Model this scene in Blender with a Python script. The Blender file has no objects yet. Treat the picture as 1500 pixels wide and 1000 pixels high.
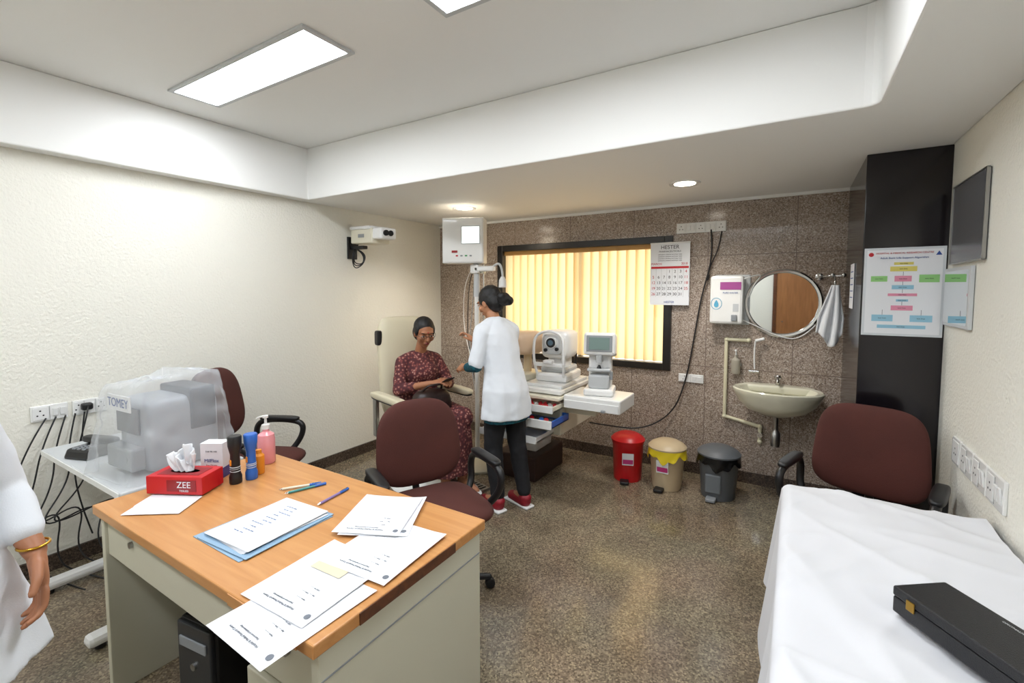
import bpy, math, random
from mathutils import Vector, Matrix, Euler, noise
random.seed(3)
D=bpy.data; S=bpy.context.scene; COL=S.collection
R=math.radians
def lin(h):
    h=h.lstrip('#'); o=[]
    for i in (0,2,4):
        c=int(h[i:i+2],16)/255
        o.append(c/12.92 if c<=.04045 else ((c+.055)/1.055)**2.4)
    return (*o,1)
_m={}
def N(nt,t,**k):
    n=nt.nodes.new(t)
    for a,b in k.items(): setattr(n,a,b)
    return n
def M(name,hx='#808080',rough=.5,metal=0,bump=0,bscale=150,var=0,vscale=6,es=0,alpha=1,coat=0,sub=0,trans=0,col2=None):
    if name in _m: return _m[name]
    m=D.materials.new(name); m.use_nodes=True; nt=m.node_tree; L=nt.links
    b=nt.nodes['Principled BSDF']
    b.inputs['Base Color'].default_value=lin(hx)
    b.inputs['Roughness'].default_value=rough; b.inputs['Metallic'].default_value=metal
    b.inputs['Coat Weight'].default_value=coat
    b.inputs['Alpha'].default_value=alpha
    if es:
        b.inputs['Emission Color'].default_value=lin(hx); b.inputs['Emission Strength'].default_value=es
    tc=N(nt,'ShaderNodeTexCoord')
    if var or col2:
        n=N(nt,'ShaderNodeTexNoise'); n.inputs['Scale'].default_value=vscale; n.inputs['Detail'].default_value=5
        L.new(tc.outputs['Object'],n.inputs['Vector'])
        r=N(nt,'ShaderNodeValToRGB'); r.color_ramp.elements[0].position=.35; r.color_ramp.elements[1].position=.65
        c=lin(hx)
        if col2: c0=lin(col2)
        else: c0=(c[0]*(1-var),c[1]*(1-var),c[2]*(1-var),1)
        r.color_ramp.elements[0].color=c0; r.color_ramp.elements[1].color=c
        L.new(n.outputs['Fac'],r.inputs['Fac']); L.new(r.outputs['Color'],b.inputs['Base Color'])
    if bump:
        n=N(nt,'ShaderNodeTexNoise'); n.inputs['Scale'].default_value=bscale; n.inputs['Detail'].default_value=3
        L.new(tc.outputs['Object'],n.inputs['Vector'])
        bp=N(nt,'ShaderNodeBump'); bp.inputs['Strength'].default_value=bump; bp.inputs['Distance'].default_value=.01
        L.new(n.outputs['Fac'],bp.inputs['Height']); L.new(bp.outputs['Normal'],b.inputs['Normal'])
    _m[name]=m; return m
def granite(name,stops,scale,rough,tile=None,plane='xz',patch=.35,mortar='#3a322c',msize=.004,coat=0,tint=None):
    m=D.materials.new(name); m.use_nodes=True; nt=m.node_tree; L=nt.links
    b=nt.nodes['Principled BSDF']; b.inputs['Roughness'].default_value=rough; b.inputs['Coat Weight'].default_value=coat; b.inputs['Coat Roughness'].default_value=.12
    tc=N(nt,'ShaderNodeTexCoord')
    v=N(nt,'ShaderNodeTexVoronoi'); v.inputs['Scale'].default_value=scale
    L.new(tc.outputs['Object'],v.inputs['Vector'])
    sp=N(nt,'ShaderNodeSeparateColor'); L.new(v.outputs['Color'],sp.inputs[0])
    r=N(nt,'ShaderNodeValToRGB'); cr=r.color_ramp; cr.interpolation='CONSTANT'
    while len(cr.elements)<len(stops): cr.elements.new(.5)
    for e,(p,c) in zip(cr.elements,stops): e.position=p; e.color=lin(c)
    L.new(sp.outputs[0],r.inputs['Fac'])
    n=N(nt,'ShaderNodeTexNoise'); n.inputs['Scale'].default_value=2.2; n.inputs['Detail'].default_value=4
    L.new(tc.outputs['Object'],n.inputs['Vector'])
    mr=N(nt,'ShaderNodeMapRange'); mr.inputs['From Min'].default_value=.35; mr.inputs['From Max'].default_value=.65
    mr.inputs['To Min'].default_value=1-patch; mr.inputs['To Max'].default_value=1.0+patch*.3
    L.new(n.outputs['Fac'],mr.inputs['Value'])
    mx=N(nt,'ShaderNodeVectorMath',operation='SCALE'); L.new(r.outputs['Color'],mx.inputs[0]); L.new(mr.outputs[0],mx.inputs['Scale'])
    out=mx.outputs[0]
    if tint:
        n2=N(nt,'ShaderNodeTexNoise'); n2.inputs['Scale'].default_value=1.6; n2.inputs['Detail'].default_value=3; n2.inputs['Distortion'].default_value=.6
        L.new(tc.outputs['Object'],n2.inputs['Vector'])
        r2=N(nt,'ShaderNodeValToRGB'); r2.color_ramp.elements[0].position=.35; r2.color_ramp.elements[1].position=.68
        r2.color_ramp.elements[0].color=tint[0]; r2.color_ramp.elements[1].color=tint[1]
        L.new(n2.outputs['Fac'],r2.inputs['Fac'])
        mu=N(nt,'ShaderNodeVectorMath',operation='MULTIPLY'); L.new(out,mu.inputs[0]); L.new(r2.outputs['Color'],mu.inputs[1]); out=mu.outputs[0]
    if tile:
        sx=N(nt,'ShaderNodeSeparateXYZ'); L.new(tc.outputs['Object'],sx.inputs[0])
        cx=N(nt,'ShaderNodeCombineXYZ'); L.new(sx.outputs[0 if plane[0]=='x' else 1],cx.inputs[0]); L.new(sx.outputs[2 if plane[1]=='z' else 1],cx.inputs[1])
        bt=N(nt,'ShaderNodeTexBrick'); bt.offset=0; bt.inputs['Scale'].default_value=1
        bt.inputs['Brick Width'].default_value=tile[0]; bt.inputs['Row Height'].default_value=tile[1]
        bt.inputs['Mortar Size'].default_value=msize; bt.inputs['Mortar Smooth'].default_value=0
        L.new(cx.outputs[0],bt.inputs['Vector'])
        mm=N(nt,'ShaderNodeMix',data_type='RGBA'); L.new(bt.outputs['Fac'],mm.inputs[0]); L.new(out,mm.inputs[6]); mm.inputs[7].default_value=lin(mortar)
        out=mm.outputs[2]
    L.new(out,b.inputs['Base Color'])
    _m[name]=m; return m
def wood(name,c1,c2,rough=.3,ax=0):
    m=D.materials.new(name); m.use_nodes=True; nt=m.node_tree; L=nt.links
    b=nt.nodes['Principled BSDF']; b.inputs['Roughness'].default_value=rough
    tc=N(nt,'ShaderNodeTexCoord'); mp=N(nt,'ShaderNodeMapping'); sc=[14,14,14]; sc[ax]=1.2; mp.inputs['Scale'].default_value=sc
    L.new(tc.outputs['Object'],mp.inputs['Vector'])
    n=N(nt,'ShaderNodeTexNoise'); n.inputs['Scale'].default_value=2; n.inputs['Detail'].default_value=6; n.inputs['Distortion'].default_value=1
    L.new(mp.outputs[0],n.inputs['Vector'])
    r=N(nt,'ShaderNodeValToRGB'); r.color_ramp.elements[0].position=.3; r.color_ramp.elements[1].position=.7
    r.color_ramp.elements[0].color=lin(c1); r.color_ramp.elements[1].color=lin(c2)
    L.new(n.outputs['Fac'],r.inputs['Fac']); L.new(r.outputs['Color'],b.inputs['Base Color'])
    _m[name]=m; return m
def papermat():
    m=D.materials.new('printed_paper'); m.use_nodes=True; nt=m.node_tree; L=nt.links
    b=nt.nodes['Principled BSDF']; b.inputs['Roughness'].default_value=.7
    tc=N(nt,'ShaderNodeTexCoord'); sx=N(nt,'ShaderNodeSeparateXYZ'); L.new(tc.outputs['Object'],sx.inputs[0])
    def mth(op,a,bv=None):
        n=N(nt,'ShaderNodeMath',operation=op)
        for i,x in enumerate((a,bv)):
            if x is None: continue
            if isinstance(x,(int,float)): n.inputs[i].default_value=x
            else: L.new(x,n.inputs[i])
        return n.outputs[0]
    y=mth('MULTIPLY',sx.outputs[1],95); fr=mth('FRACT',y); row=mth('FLOOR',y)
    line=mth('LESS_THAN',fr,.28)
    cx=N(nt,'ShaderNodeCombineXYZ'); L.new(mth('MULTIPLY',sx.outputs[0],120),cx.inputs[0]); L.new(mth('MULTIPLY',row,7.3),cx.inputs[1])
    n=N(nt,'ShaderNodeTexNoise'); n.inputs['Scale'].default_value=1.5; n.inputs['Detail'].default_value=1; L.new(cx.outputs[0],n.inputs['Vector'])
    w=mth('GREATER_THAN',n.outputs['Fac'],.46)
    inx=mth('LESS_THAN',mth('ABSOLUTE',mth('ADD',sx.outputs[0],.02)),.06)
    iny=mth('GREATER_THAN',sx.outputs[1],.03); iny2=mth('LESS_THAN',mth('ABSOLUTE',sx.outputs[1]),.10)
    f=mth('MULTIPLY',mth('MULTIPLY',line,w),mth('MULTIPLY',inx,mth('MULTIPLY',iny,iny2)))
    f=mth('MULTIPLY',f,.32)
    mm=N(nt,'ShaderNodeMix',data_type='RGBA'); L.new(f,mm.inputs[0]); mm.inputs[6].default_value=lin('#e2e4e8'); mm.inputs[7].default_value=lin('#5a6070')
    L.new(mm.outputs[2],b.inputs['Base Color']); _m['paper']=m; return m
def translucent(name,hx,fac=.6):
    m=D.materials.new(name); m.use_nodes=True; nt=m.node_tree; L=nt.links; nt.nodes.clear()
    o=N(nt,'ShaderNodeOutputMaterial'); mi=N(nt,'ShaderNodeMixShader'); mi.inputs[0].default_value=fac
    d=N(nt,'ShaderNodeBsdfDiffuse'); t=N(nt,'ShaderNodeBsdfTranslucent'); d.inputs[0].default_value=lin(hx); t.inputs[0].default_value=lin(hx)
    L.new(d.outputs[0],mi.inputs[1]); L.new(t.outputs[0],mi.inputs[2]); L.new(mi.outputs[0],o.inputs[0]); return m
def plastic_film():
    m=D.materials.new('plastic_film'); m.use_nodes=True; nt=m.node_tree; L=nt.links; b=nt.nodes['Principled BSDF']
    b.inputs['Base Color'].default_value=lin('#e2e6ea'); b.inputs['Roughness'].default_value=.2
    b.inputs['Alpha'].default_value=.3
    return m
def dressmat():
    m=D.materials.new('maroon_print_fabric'); m.use_nodes=True; nt=m.node_tree; L=nt.links; b=nt.nodes['Principled BSDF']
    b.inputs['Roughness'].default_value=.85
    tc=N(nt,'ShaderNodeTexCoord'); v=N(nt,'ShaderNodeTexVoronoi'); v.inputs['Scale'].default_value=48
    L.new(tc.outputs['Object'],v.inputs['Vector']); r=N(nt,'ShaderNodeValToRGB')
    e=r.color_ramp.elements; e[0].position=.0; e[0].color=lin('#d0b0a0'); e[1].position=.32; e[1].color=lin('#85443f')
    x=e.new(.6); x.color=lin('#4e2428')
    L.new(v.outputs['Distance'],r.inputs['Fac']); L.new(r.outputs['Color'],b.inputs['Base Color']); return m

WALL=M('cream_textured_wallpaper','#e9e7dc',.7,bump=.6,bscale=70)
CEIL=M('white_ceiling_paint','#ecece9',.7)
GRAN=granite('brown_granite_tile',[(0,'#87776a'),(.25,'#a49588'),(.5,'#b3a598'),(.72,'#958578'),(.88,'#c6bbaf'),(.96,'#6b5d54')],150,.16,tile=(.62,.92),plane='xz',patch=.15,mortar='#776860',msize=.003)
FLOOR=granite('brown_terrazzo',[(0,'#6a6053'),(.22,'#837767'),(.45,'#938674'),(.65,'#786c5d'),(.82,'#a3967f'),(.93,'#5d5347')],140,.16,tile=(1.2,1.2),plane='xy',patch=.3,mortar='#7a6e60',msize=.0015,coat=.4,tint=((.95,1.0,.92,1),(1.08,.97,.9,1)))
BASEB=granite('dark_granite_skirting',[(0,'#3e342e'),(.4,'#55483f'),(.8,'#6a5b50')],160,.25)
BLACKG=M('black_gloss_granite','#19151a',.16,var=.3,vscale=60)
WOODM=wood('orange_desk_laminate','#ba8048','#cb945c',.28)
WOODDK=wood('dark_wood_edge','#4a2a18','#6a3c20',.35)
DOORW=wood('brown_door_wood','#8a5a34','#a06c40',.35,ax=2)
CREAM=M('cream_laminate','#c9c6b2',.4); CREAM2=M('cream_plastic','#ddd8c4',.35)
WHITE=M('white_plastic','#e2e2e0',.35); WHITE2=M('white_enamel','#e6e6e3',.25,coat=.3)
GREY=M('grey_plastic','#8b8f92',.45); LGREY=M('light_grey_plastic','#c0c3c4',.4); BLACK=M('black_plastic','#141416',.4)
CHROME=M('chrome','#c8c8c8',.15,metal=1); STEEL=M('brushed_steel','#a8a8a6',.3,metal=1)
BROWNF=M('brown_upholstery','#4f241c',.85,bump=.3,bscale=500,var=.15)
LEATH=M('cream_leatherette','#d9d0b4',.4)
SHEET=M('white_cotton_sheet','#dcdde1',.8)
RED=M('red_plastic','#c4161c',.35); BEIGEB=M('beige_plastic','#cbb795',.4); DGREY=M('dark_grey_plastic','#5c6064',.45)
YEL=M('yellow_bin_liner','#e2c92a',.35); BLKBAG=M('black_bin_liner','#0c0c0e',.25)
BLUE=M('blue_plastic','#2a62b8',.35); ORANGE=M('orange_plastic','#e08a20',.4)
PINKL=M('pink_sanitizer','#e89aa0',.2,coat=.3)
PAPER=papermat(); PLAIN=M('plain_white_paper','#e2e4e7',.7)
LB=M('light_blue_folder','#8aa9c2',.45)
SKIN=M('warm_brown_skin','#a26c4c',.5); SKIN2=M('medium_brown_skin','#b27c5a',.5)
HAIR=M('black_hair','#0b0909',.55)
COATF=M('white_coat_fabric','#dce0e5',.85,bump=.08,bscale=300)
TEAL=M('teal_print_fabric','#12606c',.8,col2='#0d3a4a',vscale=60)
TROUS=M('black_trouser_fabric','#141418',.85)
REDSH=M('red_shoe_leather','#8c1424',.5); DRESS=dressmat()
LIP=M('lip_colour','#8c3f3c',.5); EYEW=M('eye_white','#e8e4df',.3); EYEB=M('iris_dark','#1a0f0a',.2)
SCREEN=M('lit_screen','#e8f0ee',.3,es=1.2); SCRG=M('grey_green_screen','#6f8580',.2)
INK=M('black_ink','#1c1c22',.6); REDINK=M('red_ink','#b81e28',.6); BLUEINK=M('blue_ink','#2a4a90',.6); GINK=M('faint_grey_ink','#70767f',.6); FBINK=M('faint_blue_ink','#7488b4',.6)
MIRR=M('mirror_silver','#e6eaea',.02,metal=1)
def root(name,loc=(0,0,0),rz=0):
    e=D.objects.new(name,None); e.location=loc; e.rotation_euler=(0,0,rz); e.empty_display_size=.05; COL.objects.link(e); return e
def mk(name,vs,fs,mat,par=None,smooth=False,bevel=0,sub=0,loc=None,rot=None,seg=2):
    me=D.meshes.new(name); me.from_pydata([tuple(v) for v in vs],[],fs); me.update()
    o=D.objects.new(name,me); COL.objects.link(o)
    if mat: me.materials.append(mat)
    if par: o.parent=par
    if loc: o.location=loc
    if rot: o.rotation_euler=rot
    if smooth:
        for p in me.polygons: p.use_smooth=True
    if bevel:
        b=o.modifiers.new('bevel','BEVEL'); b.width=bevel; b.segments=seg; b.limit_method='ANGLE'
    return o
def boxdata(c,s):
    x,y,z=c; a,b,d=s[0]/2,s[1]/2,s[2]/2
    v=[(x+i*a,y+j*b,z+k*d) for k in(-1,1) for j in(-1,1) for i in(-1,1)]
    f=[(0,2,3,1),(4,5,7,6),(0,1,5,4),(2,6,7,3),(0,4,6,2),(1,3,7,5)]
    return v,f
def box(name,par,c,s,mat,bevel=.004,rot=None,taper=None):
    v,f=boxdata((0,0,0),s)
    if taper: v=[(x*(taper[0] if z>0 else 1),y*(taper[1] if z>0 else 1),z) for x,y,z in v]
    return mk(name,v,f,mat,par,bevel=bevel,loc=c,rot=rot)
def boxes(name,par,lst,mat,bevel=0):
    V=[];F=[]
    for c,s in lst:
        v,f=boxdata(c,s); o=len(V); V+=v; F+=[tuple(i+o for i in q) for q in f]
    return mk(name,V,F,mat,par,bevel=bevel)
def lathe(name,par,prof,mat,loc=(0,0,0),seg=36,sx=1,sy=1,rot=None,smooth=True,sub=0):
    V=[];F=[]
    for r,z in prof:
        for i in range(seg):
            a=2*math.pi*i/seg; V.append((r*math.cos(a)*sx,r*math.sin(a)*sy,z))
    for j in range(len(prof)-1):
        for i in range(seg):
            k=(i+1)%seg; F.append((j*seg+i,j*seg+k,(j+1)*seg+k,(j+1)*seg+i))
    if prof[0][0]>1e-4: F.append(tuple(range(seg))[::-1])
    if prof[-1][0]>1e-4: F.append(tuple((len(prof)-1)*seg+i for i in range(seg)))
    o=mk(name,V,F,mat,par,smooth=smooth,loc=loc,rot=rot)
    if smooth:
        e=o.modifiers.new('es','EDGE_SPLIT'); e.split_angle=R(40)
    return o
def cyl(name,par,p1,p2,r,mat,r2=None,seg=24):
    p1=Vector(p1);p2=Vector(p2); d=p2-p1; q=d.to_track_quat('Z','Y')
    o=lathe(name,par,[(r,0),(r if r2 is None else r2,d.length)],mat,seg=seg); o.location=p1; o.rotation_euler=q.to_euler(); return o
def tube(name,par,pts,r,mat,cyc=False):
    cu=D.curves.new(name,'CURVE'); cu.dimensions='3D'; cu.bevel_depth=r; cu.bevel_resolution=3; cu.use_fill_caps=True
    sp=cu.splines.new('NURBS'); sp.points.add(len(pts)-1)
    for p,q in zip(sp.points,pts): p.co=(*q,1)
    sp.order_u=3; sp.use_endpoint_u=not cyc; sp.use_cyclic_u=cyc; sp.resolution_u=8
    cu.materials.append(mat); o=D.objects.new(name,cu); COL.objects.link(o)
    if par:o.parent=par
    return o
def sgnp(v,e): return math.copysign(abs(v)**e,v)
def sq(name,par,c,rad,mat,e1=.35,e2=.35,bend=0,bendz=0,rot=None,nu=40,nv=20,taper=0):
    V=[];F=[]
    for j in range(nv+1):
        p=-math.pi/2+math.pi*j/nv
        for i in range(nu):
            a=2*math.pi*i/nu
            x=rad[0]*sgnp(math.cos(p),e1)*sgnp(math.cos(a),e2); y=rad[1]*sgnp(math.cos(p),e1)*sgnp(math.sin(a),e2); z=rad[2]*sgnp(math.sin(p),e1)
            x*=1+taper*z/rad[2]
            y+=bend*x*x+bendz*z*z; V.append((x,y,z))
    for j in range(nv):
        for i in range(nu):
            k=(i+1)%nu; F.append((j*nu+i,j*nu+k,(j+1)*nu+k,(j+1)*nu+i))
    return mk(name,V,F,mat,par,smooth=True,loc=c,rot=rot)
def cushion(name,par,c,w,h,t,mat,rot=None,e=.55,bend=0,taper=0):
    V=[];F=[];na=48
    def P(k,s):
        out=[]
        for i in range(na):
            a=2*math.pi*i/na
            x=w/2*k*sgnp(math.cos(a),e); z=h/2*k*sgnp(math.sin(a),e); x*=1+taper*z/(h/2)
            y=s*t/2*(max(0,1-k**6))**.5*(.8+.2*(1-k*k))
            out.append((x,y+bend*x*x,z))
        return out
    ks=[.001,.25,.5,.7,.82,.9,.95,.985,1]
    rings=[P(k,-1) for k in ks]+[P(k,1) for k in ks[::-1][1:]]
    for r in rings: V+=r
    for j in range(len(rings)-1):
        for i in range(na):
            k=(i+1)%na; F.append((j*na+i,j*na+k,(j+1)*na+k,(j+1)*na+i))
    return mk(name,V,F,mat,par,smooth=True,loc=c,rot=rot)
def text(name,par,body,loc,size,mat,rot=(R(90),0,0),align='CENTER'):
    cu=D.curves.new(name,'FONT'); cu.body=body; cu.size=size; cu.align_x=align; cu.align_y='CENTER'; cu.extrude=.0003
    cu.materials.append(mat); o=D.objects.new(name,cu); COL.objects.link(o); o.location=loc; o.rotation_euler=rot
    if par:o.parent=par
    return o
def ico(n=3):
    import bmesh
    bm=bmesh.new(); bmesh.ops.create_icosphere(bm,subdivisions=n,radius=1)
    v=[x.co.copy() for x in bm.verts]; f=[tuple(q.index for q in p.verts) for p in bm.faces]; bm.free(); return v,f
ICO=ico(3)
def ell(c,r,M4=None,rot=None):
    m=Matrix.Translation(Vector(c))
    if rot: m=m@Euler(rot).to_matrix().to_4x4()
    m=m@Matrix.Diagonal((*r,1))
    if M4 is not None: m=M4@m
    return [m@v for v in ICO[0]],ICO[1]
def cap(p1,r1,p2,r2,M4=None,seg=16):
    p1=Vector(p1);p2=Vector(p2)
    if M4 is not None: p1=M4@p1;p2=M4@p2
    d=p2-p1; q=d.to_track_quat('Z','Y').to_matrix(); Ln=d.length; V=[];F=[]
    prof=[]
    for k in range(6): a=-math.pi/2+math.pi/2*k/5; prof.append((max(r1*math.cos(a),1e-5),r1*math.sin(a)))
    for k in range(6): a=math.pi/2*k/5; prof.append((max(r2*math.cos(a),1e-5),Ln+r2*math.sin(a)))
    for r,z in prof:
        for i in range(seg): a=2*math.pi*i/seg; V.append(p1+q@Vector((r*math.cos(a),r*math.sin(a),z)))
    for j in range(len(prof)-1):
        for i in range(seg): k=(i+1)%seg; F.append((j*seg+i,j*seg+k,(j+1)*seg+k,(j+1)*seg+i))
    F.append(tuple(range(seg))[::-1]); F.append(tuple((len(prof)-1)*seg+i for i in range(seg)))
    return V,F
def loft(rings,seg=48,fold=0,nf=9):
    V=[];F=[]
    for j,(x,y,z,rx,ry) in enumerate(rings):
        for i in range(seg):
            a=2*math.pi*i/seg; k=1+ (fold*(1-j/(len(rings)-1))*(math.sin(nf*a)+.5*math.sin((nf*2-3)*a+1)) if fold else 0)
            V.append((x+rx*k*math.cos(a),y+ry*k*math.sin(a),z))
    for j in range(len(rings)-1):
        for i in range(seg): k=(i+1)%seg; F.append((j*seg+i,j*seg+k,(j+1)*seg+k,(j+1)*seg+i))
    F.append(tuple(range(seg))[::-1]); F.append(tuple((len(rings)-1)*seg+i for i in range(seg)))
    return V,F
def lean(prims,k,z0=.85):
    return [([(v[0],v[1]+max(0,v[2]-z0)*k,v[2]) for v in V],F) for V,F in prims]
def blob(name,par,prims,mat,voxel=.006,sm=4,disp=0,dscale=.08):
    V=[];F=[]
    for v,f in prims:
        o=len(V); V+=[tuple(p) for p in v]; F+=[tuple(i+o for i in q) for q in f]
    ob=mk(name,V,F,mat,par)
    r=ob.modifiers.new('remesh','REMESH'); r.mode='VOXEL'; r.voxel_size=voxel; r.use_smooth_shade=True
    if sm:
        s=ob.modifiers.new('smooth','SMOOTH'); s.factor=.5; s.iterations=sm
    if disp:
        t=D.textures.new(name+'_t','CLOUDS'); t.noise_scale=dscale; t.noise_depth=1
        d=ob.modifiers.new('disp','DISPLACE'); d.texture=t; d.strength=disp; d.mid_level=.5
    return ob
def frame(o,ydir,zdir):
    y=Vector(ydir).normalized(); z=Vector(zdir); z=(z-y*z.dot(y)).normalized(); x=y.cross(z)
    m=Matrix((x,y,z)).transposed().to_4x4(); m.translation=Vector(o); return m
def hand(o,ydir,zdir,side,curl=35,th=25):
    m=frame(o,ydir,zdir); P=[ell((0,.045,0),(.038,.05,.015),m),ell((0,.02,0),(.028,.035,.017),m),ell((side*.02,.03,-.006),(.018,.032,.014),m)]
    for x,l in zip([side*.029,side*.0095,-side*.010,-side*.028],[.068,.077,.070,.055]):
        p=Vector((x,.082,0)); a=R(curl*.35); r=.0088
        for k,fr in enumerate((.45,.3,.25)):
            q=p+Vector((x*.12*fr,math.cos(a)*l*fr,-math.sin(a)*l*fr)); P.append(cap(p,r,q,r*.9,m,seg=10)); r*=.9; p=q; a+=R(curl)
    p=Vector((side*.032,.022,-.006)); q=p+Vector((side*.022,.028,-.008)); t=q+Vector((side*.006,.027,-.012))
    P+= [cap(p,.0125,q,.0105,m,seg=10),cap(q,.0105,t,.0085,m,seg=10)]
    return P
def headprims(m):
    P=[ell((0,-.012,.022),(.073,.088,.085),m),ell((0,.012,-.02),(.062,.072,.082),m),ell((0,.03,-.07),(.038,.045,.034),m),
       ell((0,.052,-.09),(.02,.02,.016),m),cap((0,.08,.012),.008,(0,.099,-.026),.012,m),ell((0,.09,-.03),(.017,.012,.009),m),
       ell((0,.078,-.058),(.024,.012,.012),m),ell((0,.07,.03),(.052,.018,.012),m),
       ell((-.035,.058,-.025),(.026,.022,.024),m),ell((.035,.058,-.025),(.026,.022,.024),m)]
    for s in(-1,1): P.append(ell((s*.073,-.005,-.01),(.009,.019,.03),m))
    return P
def facebits(par,m,glasses=False,bindi=False,sk=None):
    def sp(n,c,r,mat):
        v,f=ell(c,r,m); mk(n,v,f,mat,par,smooth=True)
    for i,s in enumerate((-1,1)):
        sp(f'eye_{i}',(s*.03,.073,.004),(.0135,.009,.0085),EYEW); sp(f'iris_{i}',(s*.03,.0795,.001),(.0062,.004,.0062),EYEB)
        sp(f'eyelid_{i}',(s*.03,.0745,.0095),(.0155,.0095,.0065),sk or SKIN); sp(f'eyebrow_{i}',(s*.031,.080,.027),(.018,.006,.0032),HAIR)
    sp('upper_lip',(0,.087,-.053),(.018,.006,.0038),LIP); sp('lower_lip',(0,.086,-.060),(.016,.006,.0044),LIP)
    if bindi: sp('bindi',(0,.087,.035),(.005,.003,.005),REDINK)
    if glasses:
        for s in(-1,1):
            pts=[m@Vector((s*.031+.021*math.cos(a),.093,.002+.015*math.sin(a))) for a in [2*math.pi*k/12 for k in range(12)]]
            tube(f'spectacle_rim_{s}',par,pts,.0016,BLACK,cyc=True)
            tube(f'spectacle_arm_{s}',par,[m@Vector((s*.052,.093,.004)),m@Vector((s*.078,.07,.004)),m@Vector((s*.080,0,.002))],.0016,BLACK)
        tube('spectacle_bridge',par,[m@Vector((-.01,.093,.004)),m@Vector((0,.098,.007)),m@Vector((.01,.093,.004))],.0016,BLACK)
def hairprims(m):
    return [ell((0,-.024,.039),(.0795,.090,.084),m),ell((0,-.055,-.012),(.076,.064,.085),m),ell((-.066,-.006,.022),(.015,.045,.048),m),ell((.066,-.006,.022),(.015,.045,.048),m)]
# ---------------------------------------------------------------- room shell
XL,XR,YB,YF=-3.48,.66,4.106,-1.5; ZS,ZC=2.285,2.69
W0,W1,WZ0,WZ1=-2.68,-.90,.86,2.02
def bx(x0,x1,y0,y1,z0,z1): return ((x0+x1)/2,(y0+y1)/2,(z0+z1)/2),(x1-x0,y1-y0,z1-z0)
boxes('floor',None,[bx(XL-.1,XR+.1,YF-.1,YB+.15,-.1,0)],FLOOR)
boxes('wall_left',None,[bx(XL-.1,XL,YF-.1,YB+.15,0,ZC)],WALL)
boxes('wall_right',None,[bx(XR,XR+.1,YF-.1,YB+.15,0,ZC)],WALL)
boxes('wall_front',None,[bx(XL,XR,YF-.1,YF,0,ZC)],WALL)
boxes('wall_back',None,[bx(XL,W0,YB,YB+.15,0,ZC),bx(W1,XR,YB,YB+.15,0,ZC),bx(W0,W1,YB,YB+.15,0,WZ0),bx(W0,W1,YB,YB+.15,WZ1,ZC)],GRAN)
boxes('ceiling',None,[bx(XL-.1,XR+.1,YF-.1,YB+.15,ZC,ZC+.1)],CEIL)
poly=[(XL,YF),(XL+.1,YF),(XL+.1,2.36),(.21,2.36),(.235,2.352),(.253,2.335),(.26,2.31),(.26,YF),(XR,YF),(XR,YB),(XL,YB)]
n=len(poly); V=[(x,y,ZS) for x,y in poly]+[(x,y,ZC) for x,y in poly]
F=[tuple(range(n))[::-1],tuple(range(n,2*n))]+[(i,(i+1)%n,(i+1)%n+n,i+n) for i in range(n)]
mk('ceiling_soffit',V,F,CEIL,bevel=.008)
boxes('baseboard_left',None,[bx(XL,XL+.015,YF,YB,0,.09)],BASEB)
boxes('baseboard_back',None,[bx(XL+.015,.31,YB-.015,YB,0,.09)],BASEB)
boxes('baseboard_right',None,[bx(XR-.015,XR,YF,3.17,0,.09)],BASEB)
boxes('trim_1',None,[bx(XL,.31,YB-.018,YB,ZS-.022,ZS)],CEIL)
boxes('wall_pillar',None,[bx(.31,XR,3.17,YB,0,ZS)],BLACKG,bevel=.004)
d=root('door_1',(.12,YF+.02,0)); box('leaf',d,(0,0,1.02),(.8,.04,2.04),DOORW); 
for x in(-.43,.43): box('jamb',d,(x,.005,1.04),(.06,.06,2.08),WOODDK)
box('lintel',d,(0,.005,2.11),(.92,.06,.06),WOODDK); cyl('handle',d,(-.3,.02,1),(-.3,.08,1),.012,CHROME)
w=root('window_1',(0,0,0)); FR=M('black_window_frame','#15110f',.3)
boxes('frame',w,[bx(W0,W0+.065,YB-.03,YB+.12,WZ0,WZ1),bx(W1-.065,W1,YB-.03,YB+.12,WZ0,WZ1),bx(W0+.065,W1-.065,YB-.03,YB+.12,WZ0,WZ0+.06),bx(W0+.065,W1-.065,YB-.03,YB+.12,WZ1-.06,WZ1)],FR,bevel=.004)
boxes('blind_rail',w,[bx(W0+.065,W1-.065,YB+.01,YB+.05,WZ1-.1,WZ1-.06)],M('tan_rail','#b98b48',.5))
BL=translucent('yellow_blind_fabric','#f2d8a6',.55); V=[];F=[]
ns=19; span=(W1-.07)-(W0+.07)
for i in range(ns):
    x=W0+.07+span*(i+.5)/ns; a=R(24+6*math.sin(i*1.7)); hw=.054
    for z in(WZ0+.065,WZ1-.09):
        for k in(-1,0,1): V.append((x+k*hw*math.cos(a),YB+.055+k*hw*math.sin(a)+(.012 if k==0 else 0),z))
    o=i*6; F+=[(o,o+1,o+4,o+3),(o+1,o+2,o+5,o+4)]
mk('vertical_blind_slats',V,F,BL,w,smooth=True)
boxes('mullion',w,[bx(-1.81,-1.77,YB+.10,YB+.13,WZ0,WZ1)],FR)
al=D.lights.new('daylight','AREA'); al.shape='RECTANGLE'; al.size=2.2; al.size_y=1.6; al.energy=42; al.color=(1,.95,.88)
o=D.objects.new('daylight',al); o.location=(-1.79,5.0,1.5); o.rotation_euler=(R(-90),0,0); COL.objects.link(o)
wd=D.worlds.new('world'); S.world=wd; wd.use_nodes=True; wd.node_tree.nodes['Background'].inputs[0].default_value=(.85,.93,1,1); wd.node_tree.nodes['Background'].inputs[1].default_value=.5
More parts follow.
